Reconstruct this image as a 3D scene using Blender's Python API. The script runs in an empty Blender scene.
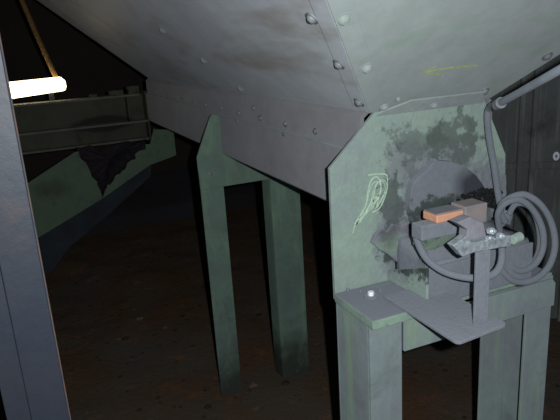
import bpy, bmesh, math, random
from mathutils import Vector, Matrix, noise
random.seed(7)
scn = bpy.context.scene
COL = scn.collection

# ------------------------------------------------------------------ camera
YAW, PIT, ROL = math.radians(23.133), math.radians(-16.12), math.radians(3.616)
CAM = Vector((0, 0, 1.6)); FPX = 590.6
fw = Vector((math.sin(YAW)*math.cos(PIT), math.cos(YAW)*math.cos(PIT), math.sin(PIT)))
r0 = fw.cross(Vector((0, 0, 1))).normalized(); d0 = fw.cross(r0)
rt = r0*math.cos(ROL) + d0*math.sin(ROL)
dn = -r0*math.sin(ROL) + d0*math.cos(ROL)
cam = bpy.data.objects.new('camera', bpy.data.cameras.new('camera')); COL.objects.link(cam)
cam.matrix_world = Matrix(((rt.x, -dn.x, -fw.x, CAM.x), (rt.y, -dn.y, -fw.y, CAM.y), (rt.z, -dn.z, -fw.z, CAM.z), (0, 0, 0, 1)))
cam.data.sensor_width = 36; cam.data.lens = FPX/560*36
cam.data.clip_start = .02; cam.data.clip_end = 60
scn.camera = cam

# ------------------------------------------------------------------ world, flash, exposure
w = bpy.data.worlds.new('world'); scn.world = w; w.use_nodes = True
w.node_tree.nodes['Background'].inputs[0].default_value = (.55, .75, 1, 1)
w.node_tree.nodes['Background'].inputs[1].default_value = .09
fl = bpy.data.lights.new('flash', 'SPOT'); fl.energy = 112; fl.color = (.93, .97, 1.0)
fl.shadow_soft_size = .008; fl.spot_size = math.radians(135); fl.spot_blend = .8
flo = bpy.data.objects.new('flash', fl); COL.objects.link(flo)
flo.location = CAM + rt*.066 - dn*.026
aim = fw*1.0 + rt*.16 + dn*.02
flo.rotation_euler = aim.to_track_quat('-Z', 'Y').to_euler()
vs = scn.view_settings
scn.display_settings.display_device = 'sRGB'
vs.view_transform = 'Standard'; vs.look = 'None'; vs.gamma = 1; vs.exposure = 0; vs.use_curve_mapping = False

# measured picture points -> points of real planes of the place
def ray(px, py): return rt*(px-280) + dn*(py-210) + fw*FPX
def onX(px, py, X): v = ray(px, py); return CAM + v*(X/v.x)
def onY(px, py, Y): v = ray(px, py); return CAM + v*(Y/v.y)
def onZ(px, py, Z): v = ray(px, py); return CAM + v*((Z-CAM.z)/v.z)

# ------------------------------------------------------------------ materials
def lin(c):
    return tuple(((x/255+.055)/1.055)**2.4 if x/255 > .04 else x/255/12.92 for x in c) + (1,)
def mat_new(name):
    m = bpy.data.materials.new(name); m.use_nodes = True
    nt = m.node_tree; b = nt.nodes['Principled BSDF']
    tc = nt.nodes.new('ShaderNodeTexCoord')
    return m, nt, b, tc
def nz(nt, vec, scale, detail=6, rough=.6, dist=0, stretch=None):
    n = nt.nodes.new('ShaderNodeTexNoise'); n.inputs['Scale'].default_value = scale
    n.inputs['Detail'].default_value = detail; n.inputs['Roughness'].default_value = rough
    n.inputs['Distortion'].default_value = dist
    if stretch:
        mp = nt.nodes.new('ShaderNodeMapping'); mp.inputs['Scale'].default_value = stretch
        nt.links.new(vec, mp.inputs[0]); vec = mp.outputs[0]
    nt.links.new(vec, n.inputs['Vector']); return n.outputs['Fac']
def ramp(nt, fac, a, b):
    r = nt.nodes.new('ShaderNodeMapRange'); r.inputs[1].default_value = a; r.inputs[2].default_value = b
    nt.links.new(fac, r.inputs[0]); return r.outputs[0]
def math_(nt, op, a, b=None):
    n = nt.nodes.new('ShaderNodeMath'); n.operation = op; n.use_clamp = (op in ('ADD', 'SUBTRACT', 'MULTIPLY'))
    for i, v in enumerate((a, b)):
        if v is None: continue
        if isinstance(v, (int, float)): n.inputs[i].default_value = v
        else: nt.links.new(v, n.inputs[i])
    return n.outputs[0]
def mixc(nt, fac, a, b):
    n = nt.nodes.new('ShaderNodeMix'); n.data_type = 'RGBA'
    if isinstance(fac, (int, float)): n.inputs[0].default_value = fac
    else: nt.links.new(fac, n.inputs[0])
    for i, v in ((6, a), (7, b)):
        if isinstance(v, tuple): n.inputs[i].default_value = v
        else: nt.links.new(v, n.inputs[i])
    return n.outputs[2]
def bump(nt, b, h, strength, dist=.01):
    n = nt.nodes.new('ShaderNodeBump'); n.inputs['Strength'].default_value = strength; n.inputs['Distance'].default_value = dist
    nt.links.new(h, n.inputs['Height']); nt.links.new(n.outputs[0], b.inputs['Normal'])
ORG = {'v': (0, 0)}
def blob(nt, tc, cx, cz, rx, rz, soft=.4, noise_amt=.5, scale=9, cy=None):
    """mask of a stain: an ellipse in the object's x/z with a ragged rim"""
    cx -= ORG['v'][0]; cz -= ORG['v'][1]   # the object's own origin
    mp = nt.nodes.new('ShaderNodeMapping'); mp.vector_type = 'POINT'
    mp.inputs['Scale'].default_value = (1/rx, 0, 1/rz); mp.inputs['Location'].default_value = (-cx/rx, 0, -cz/rz)
    nt.links.new(tc.outputs['Object'], mp.inputs[0])
    ln = nt.nodes.new('ShaderNodeVectorMath'); ln.operation = 'LENGTH'; nt.links.new(mp.outputs[0], ln.inputs[0])
    n = nz(nt, tc.outputs['Object'], scale, 7, .65)
    nm = nt.nodes.new('ShaderNodeMath'); nm.operation = 'MULTIPLY'; nt.links.new(n, nm.inputs[0]); nm.inputs[1].default_value = noise_amt; nn = nm.outputs[0]
    s = nt.nodes.new('ShaderNodeMath'); s.operation = 'ADD'; nt.links.new(ln.outputs['Value'], s.inputs[0]); nt.links.new(nn, s.inputs[1])
    s2 = nt.nodes.new('ShaderNodeMath'); s2.operation = 'SUBTRACT'; nt.links.new(s.outputs[0], s2.inputs[0]); s2.inputs[1].default_value = noise_amt*.5
    return ramp(nt, s2.outputs[0], 1+soft/2, 1-soft/2)

def steel(name, base, dust, amount=.5, scale=5, rough=.7, dark=None, dark_amt=.0, speck=.0, topdust=True, bmp=.25, stains=(), streak=None, drough=.25):
    m, nt, b, tc = mat_new(name); o = tc.outputs['Object']
    f1 = ramp(nt, nz(nt, o, scale, 8, .62, .6), .5-.28*amount-.1, .5+.35-.28*amount)
    f1 = math_(nt, 'SUBTRACT', 1, f1) if False else f1
    c = mixc(nt, f1, lin(base), lin(dust)) if amount >= 0 else lin(base)
    # fine mottling of the paint
    f2 = ramp(nt, nz(nt, o, scale*7, 5, .7), .3, .75)
    c = mixc(nt, math_(nt, 'MULTIPLY', f2, .28), c, lin(tuple(x*.62 for x in base)))
    if streak:
        f4 = ramp(nt, nz(nt, o, 3, 5, .6, .8, streak[1]), .5, .75)
        c = mixc(nt, math_(nt, 'MULTIPLY', f4, streak[2]), c, lin(streak[0]))
    if dark:
        f3 = ramp(nt, nz(nt, o, scale*1.7, 9, .7, .4), .56, .68)
        c = mixc(nt, math_(nt, 'MULTIPLY', f3, dark_amt), c, lin(dark))
    for st in stains:
        col, args, amt = st
        mk = blob(nt, tc, *args)
        c = mixc(nt, math_(nt, 'MULTIPLY', mk, amt), c, lin(col))
    if topdust:   # dust lies on what faces up
        g = nt.nodes.new('ShaderNodeNewGeometry'); sx = nt.nodes.new('ShaderNodeSeparateXYZ')
        nt.links.new(g.outputs['Normal'], sx.inputs[0])
        up = ramp(nt, sx.outputs[2], .35, .8)
        up = math_(nt, 'MULTIPLY', up, ramp(nt, nz(nt, o, 14, 6, .6), .25, .42))
        c = mixc(nt, up, c, lin(dust))
    nt.links.new(c, b.inputs['Base Color'])
    b.inputs['Roughness'].default_value = rough; b.inputs['Specular IOR Level'].default_value = .25
    b.inputs['Diffuse Roughness'].default_value = drough
    h = math_(nt, 'MULTIPLY', nz(nt, o, scale*9, 8, .65), 1)
    bump(nt, b, h, bmp, .006)
    return m
def plain(name, c, rough=.6, metal=0, spec=.3, c2=None, scale=40, bmp=.15):
    m, nt, b, tc = mat_new(name)
    n = nz(nt, tc.outputs['Object'], scale, 6, .6)
    col = mixc(nt, ramp(nt, n, .35, .7), lin(c), lin(c2 or tuple(x*.75 for x in c)))
    nt.links.new(col, b.inputs['Base Color']); b.inputs['Roughness'].default_value = rough
    b.inputs['Metallic'].default_value = metal; b.inputs['Specular IOR Level'].default_value = spec
    bump(nt, b, n, bmp, .004); return m
def emit(name, c, s):
    m, nt, b, tc = mat_new(name)
    b.inputs['Base Color'].default_value = (.8, .8, .8, 1)
    b.inputs['Emission Color'].default_value = c; b.inputs['Emission Strength'].default_value = s
    return m

GREEN, DUST, DARK = (138, 166, 148), (122, 120, 130), (38, 40, 44)
M = {}
ORG['v'] = (1.01, -.07)
M['plate'] = steel('painted_plate', (144, 163, 147), (132, 144, 142), .5, 7, stains=[
    ((114, 119, 125), (1.08, 1.09, .215, .17, .35, 2.2, 8), .95),
    ((116, 121, 124), (1.02, 1.25, .14, .07, .4, 4.0, 12), .8),
    ((80, 88, 84), (.97, 1.31, .09, .04, .4, 5.0, 22), .6),
    ((74, 84, 76), (1.09, 1.30, .09, .06, .45, 5.5, 24), .7),
    ((60, 68, 64), (.885, 1.13, .035, .12, .4, 5.0, 26), .7),
    ((46, 52, 50), (.90, 1.02, .06, .035, .3, 4.0, 30), .8),
    ((80, 86, 86), (.98, 1.20, .07, .07, .5, 6.0, 26), .45)], bmp=.6)
M['frame'] = steel('painted_frame', (130, 148, 142), (120, 124, 131), .5, 4, dark=(80, 84, 84), dark_amt=.35,
    streak=((138, 168, 120), (6, 6, .5), .5), bmp=.2)
M['capdust'] = steel('dusted_cap', (134, 160, 138), (116, 120, 127), .3, 9, dark=(70, 72, 76), dark_amt=.5, bmp=.3)
M['dust'] = steel('grey_dust', (116, 120, 127), (122, 126, 133), .5, 10, dark=(84, 84, 92), dark_amt=.25, rough=.95, bmp=.5)
M['crust'] = steel('caked_dust', (116, 116, 124), (124, 122, 132), .5, 12, dark=(40, 43, 42), dark_amt=.35, rough=.95, bmp=.8,
    stains=[((40, 42, 46), (1.19, 1.14, .10, .12, .7, 1.6, 20), .85), ((42, 46, 44), (1.10, 1.07, .15, .035, .7, 1.8, 30), .7),
            ((132, 158, 136), (.87, 1.04, .06, .03, .8, 1.6, 20), .6), ((60, 64, 62), (.87, 1.12, .035, .10, .9, 2.0, 26), .55)])
M['hub'] = steel('housing_dust', (114, 119, 124), (118, 124, 130), .5, 10, rough=.95, bmp=.4,
    stains=[((36, 37, 44), (1.16, 1.165, .075, .055, .8, 1.0, 14), .85), ((46, 50, 48), (1.06, 1.085, .17, .045, .7, 1.8, 30), .75), ((50, 60, 54), (1.02, 1.125, .11, .032, .4, 4.0, 34), .85)])
M['hopfront'] = steel('hopper_front', (140, 152, 144), (142, 146, 148), .5, 2.2, rough=.6, bmp=.12,
    streak=((112, 138, 112), (1.5, 3.0, 4.5), .55), topdust=False)
M['hopside'] = steel('hopper_side', (134, 139, 141), (122, 123, 129), .5, 1.6, rough=.6, bmp=.1, streak=((94, 86, 74), (1.6, .5, 1.6), .75), topdust=False, drough=.8)  # brown dirt streaks, also putting the lamp's warm light into the colour
M['trough'] = steel('trough_steel', (122, 122, 125), (108, 109, 113), .5, 2.5, rough=.65, bmp=.15, streak=((100, 96, 92), (2.5, .5, 2.5), .5), topdust=False, drough=.8)
M['tab'] = steel('hopper_tab', (146, 158, 150), (140, 144, 148), .5, 6, bmp=.3, topdust=False)
M['mossy'] = steel('mossy_dirt', (104, 124, 104), (92, 98, 98), .5, 16, dark=(44, 50, 48), dark_amt=.8, rough=.95, bmp=.8)
M['bolt'] = plain('bolt_head', (126, 132, 134), .6, 0, .4, (88, 90, 94), 60)
ORG['v'] = (.91, -.07)
M['farframe'] = steel('far_frame_paint', (108, 132, 116), (92, 106, 102), .5, 5, dark=(60, 66, 64), dark_amt=.4, streak=((128, 160, 120), (5, 5, 1), .4), bmp=.2, stains=[((40, 38, 36), (.93, -.10, .6, .24, .9, 1.6, 9), .85)])
ORG['v'] = (.4, .7)
M['brace'] = steel('brace_paint', (94, 116, 90), (84, 98, 84), .5, 5, dark=(30, 32, 30), dark_amt=.5, topdust=False,
    stains=[((60, 66, 50), (.12, .78, .10, .06, .8, 2, 9), .6)])
ORG['v'] = (.1, 1.0)
M['beam'] = steel('beam_paint', (78, 80, 64), (60, 58, 48), .5, 4, dark=(32, 30, 28), dark_amt=.6, topdust=False,
    stains=[((26, 24, 22), (.52, 1.12, .20, .055, .25, .5, 6), .9)])
M['beamedge'] = steel('beam_edge', (112, 112, 100), (84, 84, 78), .5, 8, topdust=False)
M['column'] = steel('column_paint', (28, 36, 46), (38, 38, 44), .5, 5, dark=(62, 48, 44), dark_amt=.45, rough=.5, topdust=False, bmp=.12)
M['rust'] = plain('rusty_edge', (72, 56, 48), .8, 0, .2, (44, 48, 56), 45)
M['wall'] = steel('soot_wall', (66, 66, 70), (50, 48, 50), .5, 1.2, rough=.95, topdust=False)
M['backwall'] = steel('back_wall', (70, 60, 54), (52, 48, 48), .5, 1.2, rough=.98, topdust=False)
M['panel'] = steel('sheet_panel', (116, 120, 118), (84, 86, 82), .5, 3, rough=.85, dark=(52, 50, 46), dark_amt=.5, streak=((140, 144, 142), (9, 9, .5), .7), topdust=False)
M['cable'] = steel('dusty_cable', (108, 114, 121), (118, 122, 129), .5, 25, rough=.8, bmp=.2, topdust=False)
M['conduit'] = steel('dusty_conduit', (106, 112, 118), (116, 121, 127), .5, 20, rough=.8, bmp=.2, topdust=False)
M['orange'] = plain('orange_paint', (216, 148, 110), .6, 0, .3, (184, 148, 128), 60, .4)
M['block'] = plain('grey_block', (128, 128, 134), .85, 0, .2, (112, 110, 116), 30, .3)
M['blockrust'] = plain('tan_block', (140, 128, 124), .85, 0, .2, (116, 114, 120), 25, .3)
M['clamp'] = plain('bare_clamp', (176, 184, 188), .4, .35, .6, (120, 130, 134), 70, .5)
M['nut'] = plain('bright_nut', (214, 222, 228), .3, .5, .8, (150, 156, 160), 80, .4)
M['white'] = plain('white_paint', (240, 245, 250), .4, 0, .5, (225, 230, 236), 50)
M['chalky'] = plain('yellow_chalk', (190, 198, 118), .95, 0, .1, (140, 152, 104), 120)
M['chalkg'] = plain('pale_chalk', (188, 206, 184), .95, 0, .1, (140, 172, 146), 120)
M['black'] = plain('black_rubber', (24, 24, 26), .8)
M['lowband'] = plain('dark_blue_grey', (48, 54, 60), .8, 0, .2, (36, 40, 44), 8)
M['cake'] = plain('black_dirt', (34, 30, 32), .98, 0, .1, (52, 46, 50), 14, .8)
M['lamp'] = emit('lamp_glass', (1, .82, .50, 1), 5)
M['rod'] = plain('brown_rod', (120, 92, 52), .7, 0, .2)
M['stone'] = plain('stone', (120, 108, 88), .9, 0, .2, (70, 60, 50), 20)
M['gravel'] = plain('gravel', (66, 54, 42), .95, 0, .1, (46, 36, 30), 20)
# dirt floor
m, nt, b, tc = mat_new('dirt'); o = tc.outputs['Object']
c = mixc(nt, ramp(nt, nz(nt, o, 1.8, 8, .65), .35, .65), lin((80, 60, 44)), lin((72, 68, 62)))
c = mixc(nt, math_(nt, 'MULTIPLY', ramp(nt, nz(nt, o, 6, 9, .7, .5), .56, .70), .55), c, lin((120, 76, 44)))
c = mixc(nt, math_(nt, 'MULTIPLY', ramp(nt, nz(nt, o, 16, 9, .75, .5), .60, .72), .5), c, lin((124, 118, 100)))
nt.links.new(c, b.inputs['Base Color']); b.inputs['Roughness'].default_value = .97; b.inputs['Specular IOR Level'].default_value = .1
bump(nt, b, nz(nt, o, 28, 9, .7), .9, .03); M['dirt'] = m; b.inputs['Diffuse Roughness'].default_value = 1

# ------------------------------------------------------------------ mesh helpers (all in world coordinates; obj() moves them under their thing)
def obj(name, bm, mat, parent=None, smooth=False, bevel=0, seg=2, kind=None, label=None):
    bmesh.ops.recalc_face_normals(bm, faces=bm.faces)
    q = parent
    while q is not None: bmesh.ops.translate(bm, verts=bm.verts, vec=-q.location); q = q.parent
    me = bpy.data.meshes.new(name); bm.to_mesh(me); bm.free()
    if smooth:
        for p in me.polygons: p.use_smooth = True
    me.materials.append(M[mat])
    o = bpy.data.objects.new(name, me); COL.objects.link(o)
    if parent is not None: o.parent = parent
    if bevel:
        md = o.modifiers.new('bevel', 'BEVEL'); md.width = bevel; md.segments = seg; md.limit_method = 'ANGLE'; md.angle_limit = math.radians(35)
    if kind: o['kind'] = kind
    if label: o['label'] = label
    return o
def thing(name, label, cat, loc, group=None):
    o = bpy.data.objects.new(name, None); COL.objects.link(o); o.location = loc; o.empty_display_size = .05
    o['label'] = label; o['category'] = cat
    if group: o['group'] = group
    return o
def box(bm, x0, x1, y0, y1, z0, z1):
    vs = [bm.verts.new((x, y, z)) for x in (x0, x1) for y in (y0, y1) for z in (z0, z1)]
    for f in ((0, 1, 3, 2), (4, 6, 7, 5), (0, 4, 5, 1), (2, 3, 7, 6), (0, 2, 6, 4), (1, 5, 7, 3)): bm.faces.new([vs[i] for i in f])
    return vs
def B(*a): bm = bmesh.new(); box(bm, *a); return bm
def prism(bm, pts, d):
    """closed polygon pts (Vectors) pushed along vector d"""
    a = [bm.verts.new(p) for p in pts]; b2 = [bm.verts.new(p+d) for p in pts]
    bm.faces.new(a); bm.faces.new(b2[::-1])
    n = len(pts)
    for i in range(n): bm.faces.new((a[i], b2[i], b2[(i+1) % n], a[(i+1) % n]))
def xz(pts, y, th, bm=None):
    bm = bm or bmesh.new(); prism(bm, [Vector((x, y, z)) for x, z in pts], Vector((0, th, 0))); return bm
def catmull(P, n=8):
    P = [Vector(p) for p in P]; out = []
    for i in range(len(P)-1):
        p0 = P[max(i-1, 0)]; p1 = P[i]; p2 = P[i+1]; p3 = P[min(i+2, len(P)-1)]
        for k in range(n):
            t = k/n
            out.append(.5*((2*p1) + (p2-p0)*t + (2*p0-5*p1+4*p2-p3)*t*t + (3*p1-p0-3*p2+p3)*t**3))
    out.append(P[-1]); return out
def tube(bm, P, r, seg=12, wob=0):
    rings = []; up = Vector((.3, .2, 1)).normalized()
    for i, p in enumerate(P):
        t = (P[min(i+1, len(P)-1)] - P[max(i-1, 0)]).normalized()
        a = t.cross(up)
        if a.length < .05: a = t.cross(Vector((1, 0, 0)))
        a.normalize(); up = a.cross(t).normalized()
        rr = r*(1+wob*noise.noise(p*14))
        rings.append([bm.verts.new(p + (a*math.cos(q) + up*math.sin(q))*rr) for q in [2*math.pi*k/seg for k in range(seg)]])
    for A, Bq in zip(rings, rings[1:]):
        for k in range(seg): bm.faces.new((A[k], A[(k+1) % seg], Bq[(k+1) % seg], Bq[k]))
    bm.faces.new(rings[0][::-1]); bm.faces.new(rings[-1])
def cyl(bm, p, d, r, h, seg=16, r2=None):
    d = d.normalized(); q = d.to_track_quat('Z', 'Y').to_matrix().to_4x4()
    bmesh.ops.create_cone(bm, cap_ends=True, segments=seg, radius1=r, radius2=r if r2 is None else r2, depth=h,
                          matrix=Matrix.Translation(p + d*h/2) @ q)
def bolt_bm(p, n, r=.011, hexed=False):
    """washer plus a domed or six-sided head standing on the sheet at p with normal n"""
    bm = bmesh.new(); n = n.normalized()
    cyl(bm, p - n*.001, n, r*1.25, .0035, 18)
    if hexed: cyl(bm, p + n*.0024, n, r*.8, r*.75, 6)
    else:
        for k in range(3):
            cyl(bm, p + n*(.0024 + r*.22*k), n, r*(.92 - .1*k*k*.6), r*.22, 14, r*(.92 - .1*(k+1)**2*.6))
    return bm
def rough(bm, amp, sc):
    for v in bm.verts: v.co += Vector((noise.noise(v.co*sc), noise.noise(v.co*sc+Vector((9, 3, 1))), noise.noise(v.co*sc+Vector((4, 7, 5)))))*amp

FZ = -.07   # the dirt floor
# ================================================================== the setting
def ground(x, y):
    h = .05*noise.noise(Vector((x*1.1, y*1.1, 0))) + .025*noise.noise(Vector((x*3.7, y*3.7, 2))) + .010*noise.noise(Vector((x*12, y*12, 5)))
    h += .16*max(0, (y-4.9))**1.0 * .35
    h += .035*math.exp(-((x-.93)/.45)**2-((y-2.42)/.22)**2)*(1+.5*noise.noise(Vector((x*9, y*9, 7))))
    return FZ + h*min(1, .35 + abs(y-2.4)*.5)
bm = bmesh.new(); NX, NY = 150, 190; X0, X1, Y0, Y1 = -2.5, 4.5, -1.0, 7.0
g = [[bm.verts.new((X0+(X1-X0)*i/NX, Y0+(Y1-Y0)*j/NY, ground(X0+(X1-X0)*i/NX, Y0+(Y1-Y0)*j/NY))) for j in range(NY+1)] for i in range(NX+1)]
for i in range(NX):
    for j in range(NY): bm.faces.new((g[i][j], g[i+1][j], g[i+1][j+1], g[i][j+1]))
floor = obj('floor', bm, 'dirt', smooth=True, kind='structure')
bm = bmesh.new()
for k in range(420):
    x, y = random.uniform(-.2, 2.2), random.uniform(1.6, 5.2); s = random.uniform(.003, .011)*(1 if random.random() < .9 else 1.7)
    bmesh.ops.create_icosphere(bm, subdivisions=1, radius=s, matrix=Matrix.Translation((x, y, ground(x, y)+s*.3)) @ Matrix.Diagonal((1.3, 1, .6, 1)))
obj('gravel', bm, 'gravel', floor, kind='stuff')

def wall_obj(name, bm, mat): return obj(name, bm, mat, kind='structure')
wb = wall_obj('wall_back', B(-2.5, 4.5, 6.2, 6.35, -.3, 4.6), 'backwall')
wall_obj('wall_left', B(-2.65, -2.5, -1.1, 6.35, -.3, 4.6), 'wall')
wall_obj('wall_right', B(4.5, 4.65, -1.1, 6.35, -.3, 4.6), 'wall')
wall_obj('ceiling', B(-2.65, 4.65, -1.25, 6.35, 4.6, 4.7), 'wall')
# low ledge of spoil against the far wall
bm = bmesh.new(); n1 = 60
rows = []
for i in range(n1+1):
    x = -2.4 + 6.8*i/n1; y = 5.55 + .12*noise.noise(Vector((x*1.3, 0, 3)))
    z = .10 + .05*noise.noise(Vector((x*1.7, 2, 3)))
    rows.append([bm.verts.new(p) for p in ((x, y-.10, -.2), (x, y, z-.02), (x, y+.05, z+.01), (x, 6.19, z+.22))])
for A, Bq in zip(rows, rows[1:]):
    for k in range(3): bm.faces.new((A[k], Bq[k], Bq[k+1], A[k+1]))
obj('ledge', bm, 'wall', wb, smooth=True)

# ribbed sheet partition on the right, its right side nearer
pa = onY(492, 120, 2.45); th = math.radians(-32); dx = Vector((math.cos(th), math.sin(th), 0)); ny = Vector((-dx.y, dx.x, 0)) * 1
part = thing('sheet_partition', 'tall grey ribbed sheet partition at the right behind the cable coil', 'partition', (pa.x, pa.y, FZ))
def pbox(u0, u1, v0, v1, z0, z1):
    bm = bmesh.new(); vs_ = box(bm, u0, u1, v0, v1, z0, z1)
    for v in vs_:
        u, q, z = v.co; v.co = Vector((pa.x, pa.y, 0)) + dx*u + ny*q + Vector((0, 0, z))
    return bm
for u0, u1 in ((-.05, .155), (.16, .42), (.425, .70), (.705, 1.2), (1.205, 1.75)):
    for z0, z1 in ((FZ-.06, .855), (.862, 2.1)):
        obj('sheet_panel', pbox(u0, u1, 0 if z0 > 0 else .012, .02 if z0 > 0 else .03, z0, z1), 'panel', part, bevel=.002)
for u in (.135, .20, .405, .69, 1.19):
    obj('rib', pbox(u, u+.028, -.03, .0, FZ-.06, 2.1), 'panel', part, bevel=.006)
obj('rail', pbox(-.05, 1.75, -.012, .01, .84, .876), 'panel', part, bevel=.004)

tp = pa + dx*((onY(556, 156, 2.2)-pa).dot(dx)); v = ray(556, 156); tt = (pa-CAM).dot(ny)/v.dot(ny); tp = CAM + v*tt
bm = bmesh.new(); prism(bm, [tp + dx*.017*math.cos(a*.3927) + Vector((0, 0, .024*math.sin(a*.3927))) - ny*.001 for a in range(16)], -ny*.004)
obj('tag', bm, 'white', part, label='small white oval tag')
bm = bmesh.new(); prism(bm, [tp + dx*.006*math.cos(a*.3927) + Vector((0, 0, .010*math.sin(a*.3927))) - ny*.0052 for a in range(16)], -ny*.001)
obj('hole', bm, 'block', bpy.data.objects['tag'])
# ================================================================== the hopper
HX0, HX1, HY0, HY1, HZ = .82, 1.22, 1.30, 3.96, 1.405
SA, SB, HT = 1.04, 1.12, 1.75      # how far the sheets lean out in x and y per unit of height
hop = thing('feed_hopper', 'large grey steel hopper with sloping bolted sheets overhead and a skirted trough below', 'hopper', (1.02, 2.6, HZ))
nF = Vector((0, -1, -SB)).normalized(); nL = Vector((-1, 0, -SA)).normalized()
def sheet(c0, c1, n, th=.008):
    # trapezoid from the throat (c0, c1) up to the rim
    bm = bmesh.new(); pts = []
    def rim(c): return Vector((c[0] + (-SA if c[0] < 1.02 else SA)*HT, c[1] + (-SB if c[1] < 2.6 else SB)*HT, HZ+HT))
    a, b2 = Vector((*c0, HZ)), Vector((*c1, HZ))
    prism(bm, [a, b2, rim(c1), rim(c0)], -n*th); return bm
obj('front_sheet', sheet((HX0, HY0), (HX1, HY0), nF), 'hopfront', hop, label='greenish grey front sheet')
obj('side_sheet', sheet((HX0, HY1), (HX0, HY0), nL), 'hopside', hop, label='purplish grey side sheet')
obj('side_sheet', sheet((HX1, HY0), (HX1, HY1), Vector((1, 0, -SA)).normalized()), 'hopside', hop)
obj('back_sheet', sheet((HX1, HY1), (HX0, HY1), Vector((0, 1, -SB)).normalized()), 'hopside', hop)
# folded lap of the side sheet along the near corner
cd = Vector((-SA, -SB, 1)); cor = Vector((HX0, HY0, HZ))
al = cd.normalized(); sF = nF.cross(al).normalized(); sF = sF if sF.x > 0 else -sF
sL = nL.cross(al).normalized(); sL = sL if sL.y > 0 else -sL
bm = bmesh.new(); prism(bm, [cor+sF*.0, cor+sF*.045, cor+cd*HT+sF*.045, cor+cd*HT], nF*.003)
obj('corner_lap', bm, 'hopfront', hop, bevel=.001)
bm = bmesh.new(); prism(bm, [cor, cor+sL*.05, cor+cd*HT+sL*.05, cor+cd*HT], nL*.003)
obj('corner_lap', bm, 'hopside', hop, bevel=.001)
# trough: upper strake, lap edge and lower skirt on the left; mirrored on the right
YT = 3.96
for s, X in ((1, .80), (-1, 1.24)):
    o1 = Vector((0, 0, 0))
    bm = bmesh.new(); prism(bm, [Vector((X+.02*s, HY0+.012, HZ+.004)), Vector((X, HY0+.012, HZ-.012)), Vector((X, HY0+.012, 1.292)), Vector((X+.01*s, HY0+.012, 1.292)), Vector((X+.012*s, HY0+.012, HZ-.014)), Vector((X+.03*s, HY0+.012, HZ))], Vector((0, YT-HY0, 0)))
    obj('trough_strake', bm, 'trough', hop)
    bm = bmesh.new(); prism(bm, [Vector((X-.008*s, HY0+.012, 1.312)), Vector((X-.010*s, HY0+.012, 1.309)), Vector((X-.012*s, HY0+.012, 1.136)), Vector((X+.006*s, HY0+.012, 1.122)), Vector((X+.010*s, HY0+.012, 1.13)), Vector((X-.001*s, HY0+.012, 1.312))], Vector((0, YT-HY0, 0)))
    obj('trough_skirt', bm, 'trough', hop)
obj('lap_edge', B(.7865, .7895, HY0+.02, YT, 1.3035, 1.3085), 'hopfront', hop, label='pale strip along the lap edge')  # thin strip, paler than the trough
obj('trough_end', B(.81, 1.23, YT-.01, YT, 1.13, HZ), 'trough', hop)
obj('trough_bottom', B(.812, 1.228, HY0+.02, YT-.01, 1.19, 1.20), 'trough', hop)
# bolts: on the sheets
def hit(px, py, P, n): v = ray(px, py); return CAM + v*((P-CAM).dot(n)/v.dot(n))
for px, py in ((313, 17), (340, 63), (360, 101)):
    obj('bolt', bolt_bm(hit(px, py, cor, nL)+nL*.003, nL, .0125), 'bolt', hop)
for px, py in ((163, 30), (204, 60), (241, 88)):
    obj('bolt', bolt_bm(hit(px, py, cor, nL)+nL*.001, nL, .012), 'hopside', hop)
for px, py in ((343, 18), (366, 67)):
    obj('bolt', bolt_bm(hit(px, py, cor, nF)+nF*.002, nF, .014), 'hopfront', hop)
for px, py in ((484, 91), (547, 56)):
    obj('bolt', bolt_bm(hit(px, py, cor, nF), nF, .012), 'bolt', hop)
nS = Vector((-1, 0, 0))
for k in range(18):
    y = 1.58 + .165*k
    if y > 3.2 and y < YT-.03: obj('bolt', bolt_bm(Vector((.80, y, 1.323)), nS, .008), 'bolt', hop)
for px in (316, 286.5, 262, 241, 223.5, 209, 197, 186):
    q = onX(px, 136, .80); obj('bolt', bolt_bm(Vector((.80, q.y, 1.330)), nS, .0085), 'bolt', hop)
for px in (287, 241):
    q = onX(px, 136, .80); obj('bolt', bolt_bm(Vector((.790, q.y, 1.298)), nS, .006), 'bolt', hop)
obj('bolt', bolt_bm(onX(254, 108, .80), nS, .008), 'bolt', hop)
# chalked arrow on the front sheet
def stroke(bm, pts, wd, n, lift=.003):
    P = catmull(pts, 6)
    L, R_ = [], []
    for i, p in enumerate(P):
        t = (P[min(i+1, len(P)-1)] - P[max(i-1, 0)]).normalized(); s = t.cross(n).normalized()*wd*(.8+.4*.5)
        L.append(bm.verts.new(p+s+n*lift)); R_.append(bm.verts.new(p-s+n*lift))
    for i in range(len(P)-1): bm.faces.new((L[i], R_[i], R_[i+1], L[i+1]))
bm = bmesh.new()
F_ = lambda x, y: hit(x, y, cor, nF)
stroke(bm, [F_(476, 64.5), F_(450, 67), F_(424, 71)], .0026, nF)
stroke(bm, [F_(436, 65), F_(430, 68), F_(423, 71.5)], .002, nF)
stroke(bm, [F_(423, 71.5), F_(432, 73), F_(443, 74.5)], .002, nF)
obj('chalk_arrow', bm, 'chalky', hop, label='yellow chalk arrow pointing left')

# ================================================================== near support frame
YF = 1.129
nf = thing('support_frame', 'near pale green steel support frame with a chamfered end plate under the hopper', 'frame', (1.01, 1.25, FZ))
obj('end_plate', xz([(.702, .91), (.700, 1.276), (.838, 1.405), (1.198, 1.405), (1.286, 1.235), (1.294, 1.09), (1.294, .91)], 1.300, .012), 'plate', nf, bevel=.0015)
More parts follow.
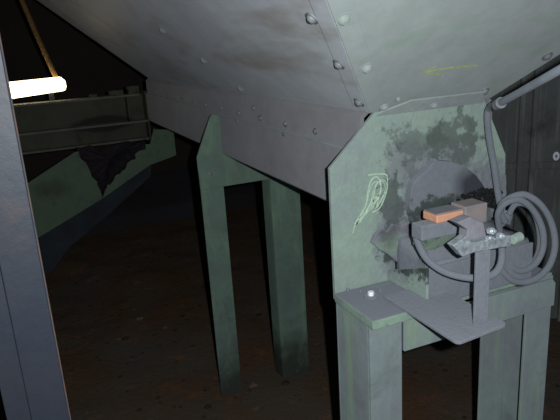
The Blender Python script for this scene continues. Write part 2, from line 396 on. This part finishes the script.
# bent tab of the end plate bolted to the hopper front
def T(u, s): return Vector((u, HY0, HZ)) + Vector((0, -SB, 1)).normalized()*s + nF*.004
bm = bmesh.new(); prism(bm, [T(.838, -.008), T(1.198, -.008), T(1.160, .045), T(.925, .045), T(.845, .006)], nF*.005)
obj('plate_tab', bm, 'tab', nf, bevel=.0015)
for px, py in ((384, 107), (434, 105), (398, 99)):
    obj('bolt', bolt_bm(hit(px, py, cor+nF*.009, nF), nF, .010 if px != 398 else .005), 'tab', nf)
# channels
def channel(X, s, name='leg'):
    bm = bmesh.new(); z0, z1 = FZ-.04, .905
    box(bm, *sorted((X, X+.096*s)), YF, YF+.009, z0, z1)
    box(bm, *sorted((X, X+.009*s)), YF+.009, 1.291, z0, z1)
    box(bm, *sorted((X, X+.105*s)), 1.291, 1.299, z0, z1)
    return obj(name, bm, 'frame', nf, bevel=.002)
channel(.702, 1); channel(1.318, -1)
for X in (.66, 1.16): obj('foot_plate', B(X, X+.2, 1.08, 1.36, FZ-.045, FZ+.03), 'frame', nf, bevel=.003)
obj('lintel', xz([(.7985, .815), (1.2215, .815), (1.318, .815), (1.318, .885), (1.305, .9), (.7985, .9)], YF-.0095, .009), 'frame', nf, bevel=.0015)
obj('lintel_top', B(.87, 1.312, YF, 1.299, .9055, .915), 'capdust', nf, bevel=.002)
bm = bmesh.new(); box(bm, .698, .905, YF-.022, 1.299, .906, .932)
obj('cap_plate', bm, 'capdust', nf, bevel=.004)
# pedestal under the bearing housing
bm = bmesh.new(); prism(bm, [Vector((.87, 1.125, .933)), Vector((.87, 1.299, .933)), Vector((.87, 1.299, .962)), Vector((.87, 1.125, 1.027))], Vector((.008, 0, 0)))
obj('gusset', bm, 'plate', nf, bevel=.002)
obj('pedestal_front', B(.879, 1.235, 1.131, 1.139, .916, 1.02), 'dust', nf, bevel=.002)
bm = bmesh.new(); prism(bm, [Vector((.895, y, z)) for y, z in ((1.140, .934), (1.299, .934), (1.299, 1.055), (1.19, 1.04), (1.143, 1.024))], Vector((.34, 0, 0)))
bmesh.ops.triangulate(bm, faces=bm.faces); bmesh.ops.subdivide_edges(bm, edges=bm.edges, cuts=3, use_grid_fill=True)
for v in bm.verts:
    if v.co.z > 1.0: v.co.z += .012*noise.noise(v.co*35); v.co.x += .012*noise.noise(v.co*30)
obj('dust_heap', bm, 'dust', nf, smooth=True)
bm = bmesh.new(); prism(bm, [onY(x, y, 1.286) for x, y in ((372, 243), (375, 236), (381, 229), (388, 232), (393, 224), (401, 226), (409, 222), (414, 262), (405, 267), (397, 262), (389, 255), (380, 250))], Vector((0, .0135, 0)))
obj('caked_dirt', bm, 'crust', nf, bevel=.005, seg=3)
# arched bearing housing
arc = [(.952, 1.037)]
for px, py in ((413, 215), (413, 200), (413.5, 192), (416, 184), (423, 176.5), (432, 169), (436, 163.5), (437.5, 159), (442, 161.5), (455, 162.5), (468, 167), (479, 176), (487, 187), (492, 200), (494, 215)):
    q = onY(px, py, 1.262); arc.append((q.x, q.z))
arc += [(arc[-1][0]+.004, 1.037)]
bm = xz(arc, 1.272, .027)
obj('bearing_housing', bm, 'hub', nf, bevel=.003, seg=3, label='dust-caked arched bearing housing')
# dust caked on the end plate around it
bm = bmesh.new(); n1 = 110
gx0, gx1, gz0, gz1 = .80, 1.29, .94, 1.36
def ch(x, z):
    e = math.hypot((x-1.08)/.25, (z-1.09)/.19); n_ = noise.fractal(Vector((x*11, z*11, 1)), 1, 2, 3)
    side = 1 - e + .24*n_
    h = .010*min(1, max(0, side*2.2))
    h *= .55 + .45*max(0, min(1, (1.22-z)/.12))
    h += .004*noise.noise(Vector((x*60, z*60, 2)))*min(1, max(0, side*3))
    return h if side > 0 else -1
gr = {}
for i in range(n1+1):
    for j in range(n1+1):
        x = gx0+(gx1-gx0)*i/n1; z = gz0+(gz1-gz0)*j/n1; h = ch(x, z)
        if z < 1.04 and x > .865: h = -1
        if h > 0: gr[i, j] = bm.verts.new((x, 1.2998-h, z))
for i in range(n1):
    for j in range(n1):
        q = [(i, j), (i+1, j), (i+1, j+1), (i, j+1)]
        if all(k in gr for k in q): bm.faces.new([gr[k] for k in q])
obj('dust_crust', bm, 'plate', nf, smooth=True, kind='stuff')
# crumbs of hard dirt between housing and sensor
bm = bmesh.new()
for k in range(230):
    a = random.uniform(0, 1); x = 1.02 + .22*a + random.uniform(-.02, .02); z = 1.045 + .075*math.sin(a*2.4) + random.uniform(-.02, .035); s = random.uniform(.003, .009)
    bmesh.ops.create_icosphere(bm, subdivisions=1, radius=s, matrix=Matrix.Translation((x, 1.269, z)) @ Matrix.Rotation(k, 4, 'Y'))
rough(bm, .003, 90)
obj('dirt_crumbs', bm, 'black', nf, kind='stuff')
# chalk scribble on the plate
bm = bmesh.new(); nP = Vector((0, -1, 0))
Q = lambda x, y: onY(330+x/4.2, 150+y/4.2, 1.3)
for pts in (((108, 318), (125, 280), (150, 232), (158, 175), (172, 128), (195, 112), (212, 140), (208, 185), (185, 205), (165, 250), (130, 285), (105, 318)),
            ((160, 105), (215, 100), (240, 110), (238, 165), (222, 215), (205, 245), (175, 262)),
            ((150, 262), (185, 190), (178, 235), (205, 185), (196, 240), (222, 190)),
            ((100, 325), (95, 350), (110, 300), (140, 262))):
    stroke(bm, [Q(*p) for p in pts], .0018, nP, .0012)
for dx_, dy_ in ((9, 3), (-8, 6), (16, -2)):
    stroke(bm, [Q(x+dx_+3*math.sin(x), y+dy_) for x, y in ((112, 305), (132, 268), (160, 215), (172, 160), (190, 130), (214, 132), (224, 165), (205, 205), (178, 245))], .0012, nP, .0013)
obj('chalk_scribble', bm, 'chalkg', nf, label='pale looping chalk scribble')
# bolt of the cap plate, with white painted nut
pb = onZ(371, 296, .934)
bm = bmesh.new(); cyl(bm, Vector((pb.x, pb.y, .932)), Vector((0, 0, 1)), .018, .004, 20); obj('washer', bm, 'dust', nf)
bm = bmesh.new(); cyl(bm, Vector((pb.x, pb.y, .936)), Vector((0, 0, 1)), .009, .011, 6); obj('nut', bm, 'white', nf, bevel=.001, label='white painted nut')
for px, py, s in ((360, 292, .006), (348, 290, .005), (380, 291, .005)):
    q = onZ(px, py, .934); bm = bmesh.new(); bmesh.ops.create_icosphere(bm, subdivisions=2, radius=s, matrix=Matrix.Translation((q.x, q.y, .934))); rough(bm, .003, 120); obj('dirt_lump', bm, 'dust', nf)

# ================================================================== tongue bracket with upright arm
br = thing('sensor_bracket', 'dusty flat steel tongue jutting from the near frame with an upright flat arm', 'bracket', (.88, 1.10, .933))
pts = []
def rc(cx, cy, a0, r=.022):
    return [Vector((cx + r*math.cos(math.radians(a0+k*22.5)), cy + r*math.sin(math.radians(a0+k*22.5)), .9335)) for k in range(5)]
pts = rc(.803, .926, 180, .012) + rc(.932, .938, 270, .014) + [Vector((.946, 1.10, .9335)), Vector((.93, 1.20, .9335)), Vector((.791, 1.20, .9335))]
bm = bmesh.new(); prism(bm, pts, Vector((0, 0, .008)))
obj('tongue', bm, 'dust', br, bevel=.0015)
a1 = onZ(475, 326, .942); a2 = onZ(492, 321, .942)
AX0, AX1, AY = a1.x, a1.x+.040, a1.y+.002
zt = onY(478, 246, AY).z
bm = bmesh.new(); box(bm, AX0, AX1, AY, AY+.007, .9415, zt)
obj('arm', bm, 'dust', br, bevel=.0015)

# ================================================================== sensor block and clamp
def P3(px, py, Y): return onY(px, py, Y)
YS = 1.10
sb = thing('sensor_block', 'grey sensor block with a worn orange front in the middle of the end plate', 'sensor', tuple(P3(440, 238, YS)))
# hull-like boxes from measured front faces
def fbox(x0, y0, x1, y1, Y, dep):
    a = onY(x0, y1, Y); b2 = onY(x1, y0, Y); return B(a.x, b2.x, Y, Y+dep, a.z, b2.z)
a = onY(437, 223.5, 1.085); b2 = onY(464, 207, 1.085)
zA0, zA1 = a.z-.001, a.z+.019
obj('orange_target', B(a.x, b2.x, 1.085, 1.140, zA0, zA1), 'orange', sb, bevel=.003, label='worn orange front block')
obj('target_cover', B(a.x+.001, b2.x, 1.090, 1.138, zA1-.0005, zA1+.003), 'block', sb, bevel=.001)
c_ = onY(484, 212, 1.092)
obj('housing', B(b2.x+.0005, c_.x, 1.080, 1.135, zA0-.022, zA1+.009), 'blockrust', sb, bevel=.003)
# carrier under the block: long dusty bar with hanging cheek
d_ = onY(414, 232, 1.10)
carr = thing('sensor_carrier', 'dusty grey carrier bar under the orange-fronted sensor block', 'carrier', (d_.x+.07, 1.13, 1.036))
x0c = onY(426, 235, 1.09).x
xl = onY(413.5, 232, 1.125).x
obj('carrier_pad', B(xl, b2.x-.001, 1.092, 1.135, zA0-.040, zA0-.0015), 'dust', carr, bevel=.004)
bm = B(x0c+.010, c_.x-.004, 1.100, 1.150, zA0-.068, zA0-.0405)
bmesh.ops.subdivide_edges(bm, edges=bm.edges, cuts=5, use_grid_fill=True); rough(bm, .006, 60)
obj('carrier_bar', bm, 'mossy', carr, label='carrier bar caked in greenish dirt')
obj('carrier_foot', B(x0c+.035, c_.x-.02, 1.125, 1.16, 1.0365, zA0-.066), 'dust', carr, bevel=.002)
# clamp: a shaped block with a light bar and bright nuts, fixed on the arm
cl = thing('cable_clamp', 'bare metal clamp bar with bright nuts at the top of the upright arm', 'clamp', (AX0+.02, AY, zt))
Yc = AY-.012
q = [onY(x, y, Yc) for x, y in ((453, 246), (467, 236), (472, 243), (511, 235.5), (512, 246), (476, 252), (463, 257))]
bm = bmesh.new(); prism(bm, q, Vector((0, .022, 0))); obj('clamp_bar', bm, 'clamp', cl, bevel=.002)
q = [onY(x, y, Yc+.024) for x, y in ((457, 223), (471, 217), (484, 223), (487, 236), (484, 246), (472, 248), (467, 240), (468, 230))]
bm = bmesh.new(); prism(bm, q, Vector((0, .03, 0))); obj('clamp_block', bm, 'block', cl, bevel=.003)
q = onY(512, 240, Yc+.006); bm = bmesh.new(); cyl(bm, q, Vector((1, .1, .1)), .011, .028, 14); obj('cable_gland', bm, 'plate', cl, bevel=.001)
for x, y, r in ((489, 231, .0085), (498, 236, .008), (487, 238, .006)):
    p = onY(x, y, Yc+.004); bm = bmesh.new(); cyl(bm, p, Vector((0, -1, .25)), r, .012, 6); cyl(bm, p, Vector((0, -1, .25)), r*.45, .02, 10); obj('nut', bm, 'nut', cl, bevel=.001)

# ================================================================== conduit and cables
cb = thing('conduit', 'dusty conduit dropping from the hopper edge down past the right of the end plate', 'conduit', tuple(onY(499, 195, 1.25)))
def edge(s, off): return Vector((HX1, HY0, HZ)) + Vector((SA, -SB, 1))*s + off
P = [onY(500, 205, 1.235), onY(497.5, 190, 1.245), onY(494, 165, 1.26), onY(489.5, 140, 1.265), onY(487.5, 118, 1.26), onY(490, 107, 1.24)]
e0 = onY(500, 103, 1.13); e1 = onY(531, 86, .97); e2 = onY(562, 68.5, .86); e3 = onY(690, -4, .62)
P += [e0, e1, e2, e3]
bm = bmesh.new(); tube(bm, catmull(P, 8), .0092, 14, .06); obj('pipe', bm, 'conduit', cb, smooth=True)
p = onY(497, 105, 1.145); bm = bmesh.new(); cyl(bm, p, (e1-e0), .0145, .03, 16); obj('coupling', bm, 'bolt', cb, bevel=.002)
coil = thing('cable_coil', 'coil of thick dusty grey cable hanging at the right of the near frame', 'cable', tuple(onY(525, 280, 1.14)))
def loop(pts, r=.0090):
    bm = bmesh.new(); tube(bm, catmull([onY(x, y, Y) for x, y, Y in pts], 8), r, 12, .08); return bm
obj('cable_turn', loop([(505, 222, 1.20), (500, 208, 1.19), (508, 199, 1.17), (524, 194.5, 1.15), (540, 204, 1.13), (551, 222, 1.12), (555, 245, 1.11), (549, 266, 1.11), (535, 279, 1.11), (517, 282, 1.12), (504, 273, 1.13), (497, 262, 1.14)]), 'cable', coil, smooth=True)
obj('cable_turn', loop([(500, 232, 1.20), (498, 214, 1.18), (506, 203, 1.165), (520, 200, 1.15), (533, 210, 1.14), (542, 228, 1.13), (543, 248, 1.125), (535, 264, 1.125), (521, 271, 1.13), (508, 264, 1.14), (500, 252, 1.15)]), 'cable', coil, smooth=True)
obj('cable_turn', loop([(509, 214, 1.19), (516, 204, 1.175), (528, 206, 1.165), (537, 220, 1.155), (540, 240, 1.15), (537, 256, 1.145), (527, 269, 1.14), (514, 274, 1.14), (503, 267, 1.145), (498, 257, 1.15)], .008), 'cable', coil, smooth=True)
bm = bmesh.new(); bmesh.ops.create_icosphere(bm, subdivisions=3, radius=.024, matrix=Matrix.Translation(onY(505, 219, 1.215)) @ Matrix.Diagonal((1.1, .7, 1, 1))); rough(bm, .012, 40)
obj('tape_wrap', bm, 'dust', coil, smooth=True, label='dusty lump of tape where the turns meet')

sc = thing('sensor_cable', 'single grey cable sagging in a loop beneath the orange-fronted sensor', 'cable', tuple(onY(450, 276, 1.06)))
obj('cable_run', loop([(424, 228, 1.145), (416.5, 233, 1.14), (418.5, 244, 1.12), (427, 259, 1.09), (441, 270, 1.06), (458, 276, 1.03), (476, 278, 1.0), (492, 275, .995), (500, 266, 1.0), (502, 252, 1.02), (500, 238, 1.055)], .0085), 'cable', sc, smooth=True)

# ================================================================== far support frame
YQ = 2.45
ff = thing('support_frame', 'far green steel portal frame with an upturned horn, standing in the dirt', 'frame', (.91, YQ, FZ))
cur = [(.797, 1.30), (.795, 1.20), (.803, 1.165), (.822, 1.130), (.850, 1.10), (.885, 1.08)]
obj('cradle_plate', xz([(.676, .985), (.673, 1.13), (.750, 1.300), (.760, 1.309)] + cur + [(1.155, 1.08), (1.155, .985)], YQ, .012), 'farframe', ff, bevel=.002)
bm = bmesh.new(); box(bm, .676, .782, YQ, YQ+.010, FZ-.04, .985); box(bm, .773, .783, YQ+.01, YQ+.12, FZ-.04, .985)
obj('leg', bm, 'farframe', ff, bevel=.002)
bm = bmesh.new(); box(bm, 1.005, 1.155, YQ, YQ+.010, FZ-.04, .985); box(bm, 1.005, 1.015, YQ+.01, YQ+.10, FZ-.04, .985)
obj('leg', bm, 'farframe', ff, bevel=.002)
obj('bolt', bolt_bm(onY(210, 174, YQ), Vector((0, -1, 0)), .011), 'bolt', ff)

# ================================================================== far left: brace, cross beam, lamp
bc = thing('diagonal_brace', 'green steel diagonal brace caked with black dirt below the far cross beam', 'brace', (.4, 3.9, .7))
obj('web', xz([(-1.40, -.13), (.396, .663), (.746, .847), (.90, .881), (.93, .89), (.93, 1.06), (.80, 1.08), (.765, .985), (.55, 1.0), (.289, .995), (-1.40, .131)], 3.9, .012), 'brace', bc)
bm = bmesh.new(); prism(bm, [onY(x, y, 3.93) for x, y in ((10, 248), (24, 292), (52, 271), (70, 247), (106, 217), (151, 176), (151, 163), (100, 196), (38, 233))], Vector((0, .012, 0)))  # flat dark band along the lower edge of the web
obj('lower_band', bm, 'lowband', bc, bevel=.002, label='dark blue-grey band below the brace web')
pol = [(74, 147), (80, 156), (86, 164), (90, 173), (97, 181), (99, 190), (103, 197), (106, 188), (113, 182), (117, 174), (124, 171), (128, 162), (134, 160), (137, 152), (146, 149), (146, 140), (120, 143), (95, 146)]
bm = bmesh.new(); P = []
for k, (x, y) in enumerate(pol):
    x2, y2 = pol[(k+1) % len(pol)]
    for t in (0, .33, .66): P.append((x+(x2-x)*t+random.uniform(-1.2, 1.2), y+(y2-y)*t+random.uniform(-1.5, 1.5)))
rim = [bm.verts.new(onY(x, y, 3.8995)) for x, y in P]; cx, cy = 112, 158
mid = [bm.verts.new(onY(cx+(x-cx)*.82, cy+(y-cy)*.82, 3.875 + .012*random.uniform(-1, 1))) for x, y in P]
inn = [bm.verts.new(onY(cx+(x-cx)*.4, cy+(y-cy)*.4, 3.862 + .012*random.uniform(-1, 1))) for x, y in P]
ce = bm.verts.new(onY(cx, cy, 3.86)); n1 = len(P)
for k in range(n1):
    l = (k+1) % n1
    bm.faces.new((rim[k], rim[l], mid[l], mid[k])); bm.faces.new((mid[k], mid[l], inn[l], inn[k])); bm.faces.new((inn[k], inn[l], ce))
obj('dirt_cake', bm, 'cake', bc, label='black cake of dirt')

cbm = thing('cross_beam', 'dark sooty steel cross beam of two stacked channels under the lit lamp', 'beam', (.1, 4.15, 1.0))
bm = bmesh.new(); box(bm, -1.4, .80, 4.16, 4.17, 1.0, 1.30); obj('web', bm, 'beam', cbm)
for z, y0, xe in ((1.300, 4.06, .765), (1.121, 4.06, .80), (.998, 4.08, .80)):
    obj('flange', B(-1.4, xe, y0, 4.16, z-.008, z+.006), 'beamedge', cbm, bevel=.003)
obj('end_plate', B(.80, .812, 4.06, 4.20, .97, 1.32), 'beam', cbm, bevel=.002)
obj('stiffener', B(.68, .69, 4.07, 4.16, 1.125, 1.29), 'beam', cbm)
for x, w_, h_ in ((.58, .09, .03), (.70, .07, .05), (.45, .05, .018)):
    bm = B(x, x+w_, 4.09, 4.15, 1.3065, 1.3065+h_); bmesh.ops.subdivide_edges(bm, edges=bm.edges, cuts=2, use_grid_fill=True); rough(bm, .008, 30)
    obj('dirt_lump', bm, 'beam', cbm)

l0 = onY(8, 91, 4.12); l1 = onY(64, 84.5, 4.12)
lp = thing('work_lamp', 'glaring warm white tubular lamp lying on the far cross beam', 'lamp', ((l0.x+l1.x)/2, 4.12, 1.307))
ax = (l1-l0).normalized(); upv = Vector((0, -1, 0)).cross(ax).normalized(); upv = upv if upv.z > 0 else -upv
bm = bmesh.new(); c0 = l0-ax*.05; hh = .052
pp = [c0-upv*hh, l1-upv*hh*.75-ax*.0, l1+ax*.012-upv*hh*.3, l1+ax*.012+upv*hh*.45, l1+upv*hh*.95-ax*.012, c0+upv*hh]
prism(bm, pp, Vector((0, .05, 0))); obj('lamp_glass', bm, 'lamp', lp, bevel=.008)
bm = bmesh.new(); prism(bm, [c0-upv*.05, l1-upv*.05, l1+upv*.05, c0+upv*.05], Vector((0, .03, 0)))
bmesh.ops.translate(bm, verts=bm.verts, vec=(0, .052, 0)); obj('lamp_back', bm, 'beam', lp, bevel=.004)
obj('lamp_foot', B(l1.x-.10, l1.x-.07, 4.135, 4.16, 1.3065, 1.40), 'beam', lp)
rd = thing('hanger_rod', 'thin brown rod slanting down to the glaring lamp', 'rod', tuple(onY(57, 74, 4.16)))
bm = bmesh.new(); tube(bm, [onY(57, 80, 4.16), onY(38, 38, 4.16), onY(20, -4, 4.16), onY(4, -40, 4.16)], .016, 10); obj('rod', bm, 'rod', rd, smooth=True)

# ================================================================== near steel column at the left
co = thing('steel_column', 'blue-grey steel column with rusty edge close at the left', 'column', (-.05, .93, FZ))
obj('front_flange', B(-.060, -.006, .900, .908, FZ-.04, 2.19), 'column', co, bevel=.0012)
obj('front_flange', B(-.094, -.0605, .9015, .909, FZ-.04, 2.19), 'column', co, bevel=.0012)
obj('web', B(-.054, -.046, .9095, 1.00, FZ-.04, 2.19), 'column', co)
obj('back_flange', B(-.094, -.006, 1.00, 1.008, FZ-.04, 2.19), 'column', co, bevel=.0012)
obj('edge_strip', B(-.0058, -.0035, .899, .909, FZ-.04, 2.19), 'rust', co, bevel=.0008, label='rusty bare edge')
obj('base_plate', B(-.14, .04, .86, 1.05, FZ-.05, FZ+.02), 'column', co, bevel=.003)

# pale chips of stone on the dirt
for i, (px, py, s, lab) in enumerate(((134, 311, .010, 'small pale stone chip on the dirt, upper one of the left floor'), (165, 330, .016, 'ochre stone on the dirt nearest the far frame'),
                                    (140, 322, .018, 'flat grey stone in the middle of the open dirt floor'), (119, 341, .010, 'tiny pale stone lying lowest on the open dirt'),
                                    (254, 389, .018, 'pale stone between the feet of the far portal frame'))):
    q = onZ(px, py, FZ); z = ground(q.x, q.y)
    bm = bmesh.new(); bmesh.ops.create_icosphere(bm, subdivisions=2, radius=s, matrix=Matrix.Translation((q.x, q.y, z+s*.35)) @ Matrix.Diagonal((1.3, 1, .6, 1))); rough(bm, s*.4, 60)
    o = obj('stone', bm, 'stone'); o['label'] = lab; o['category'] = 'stone'
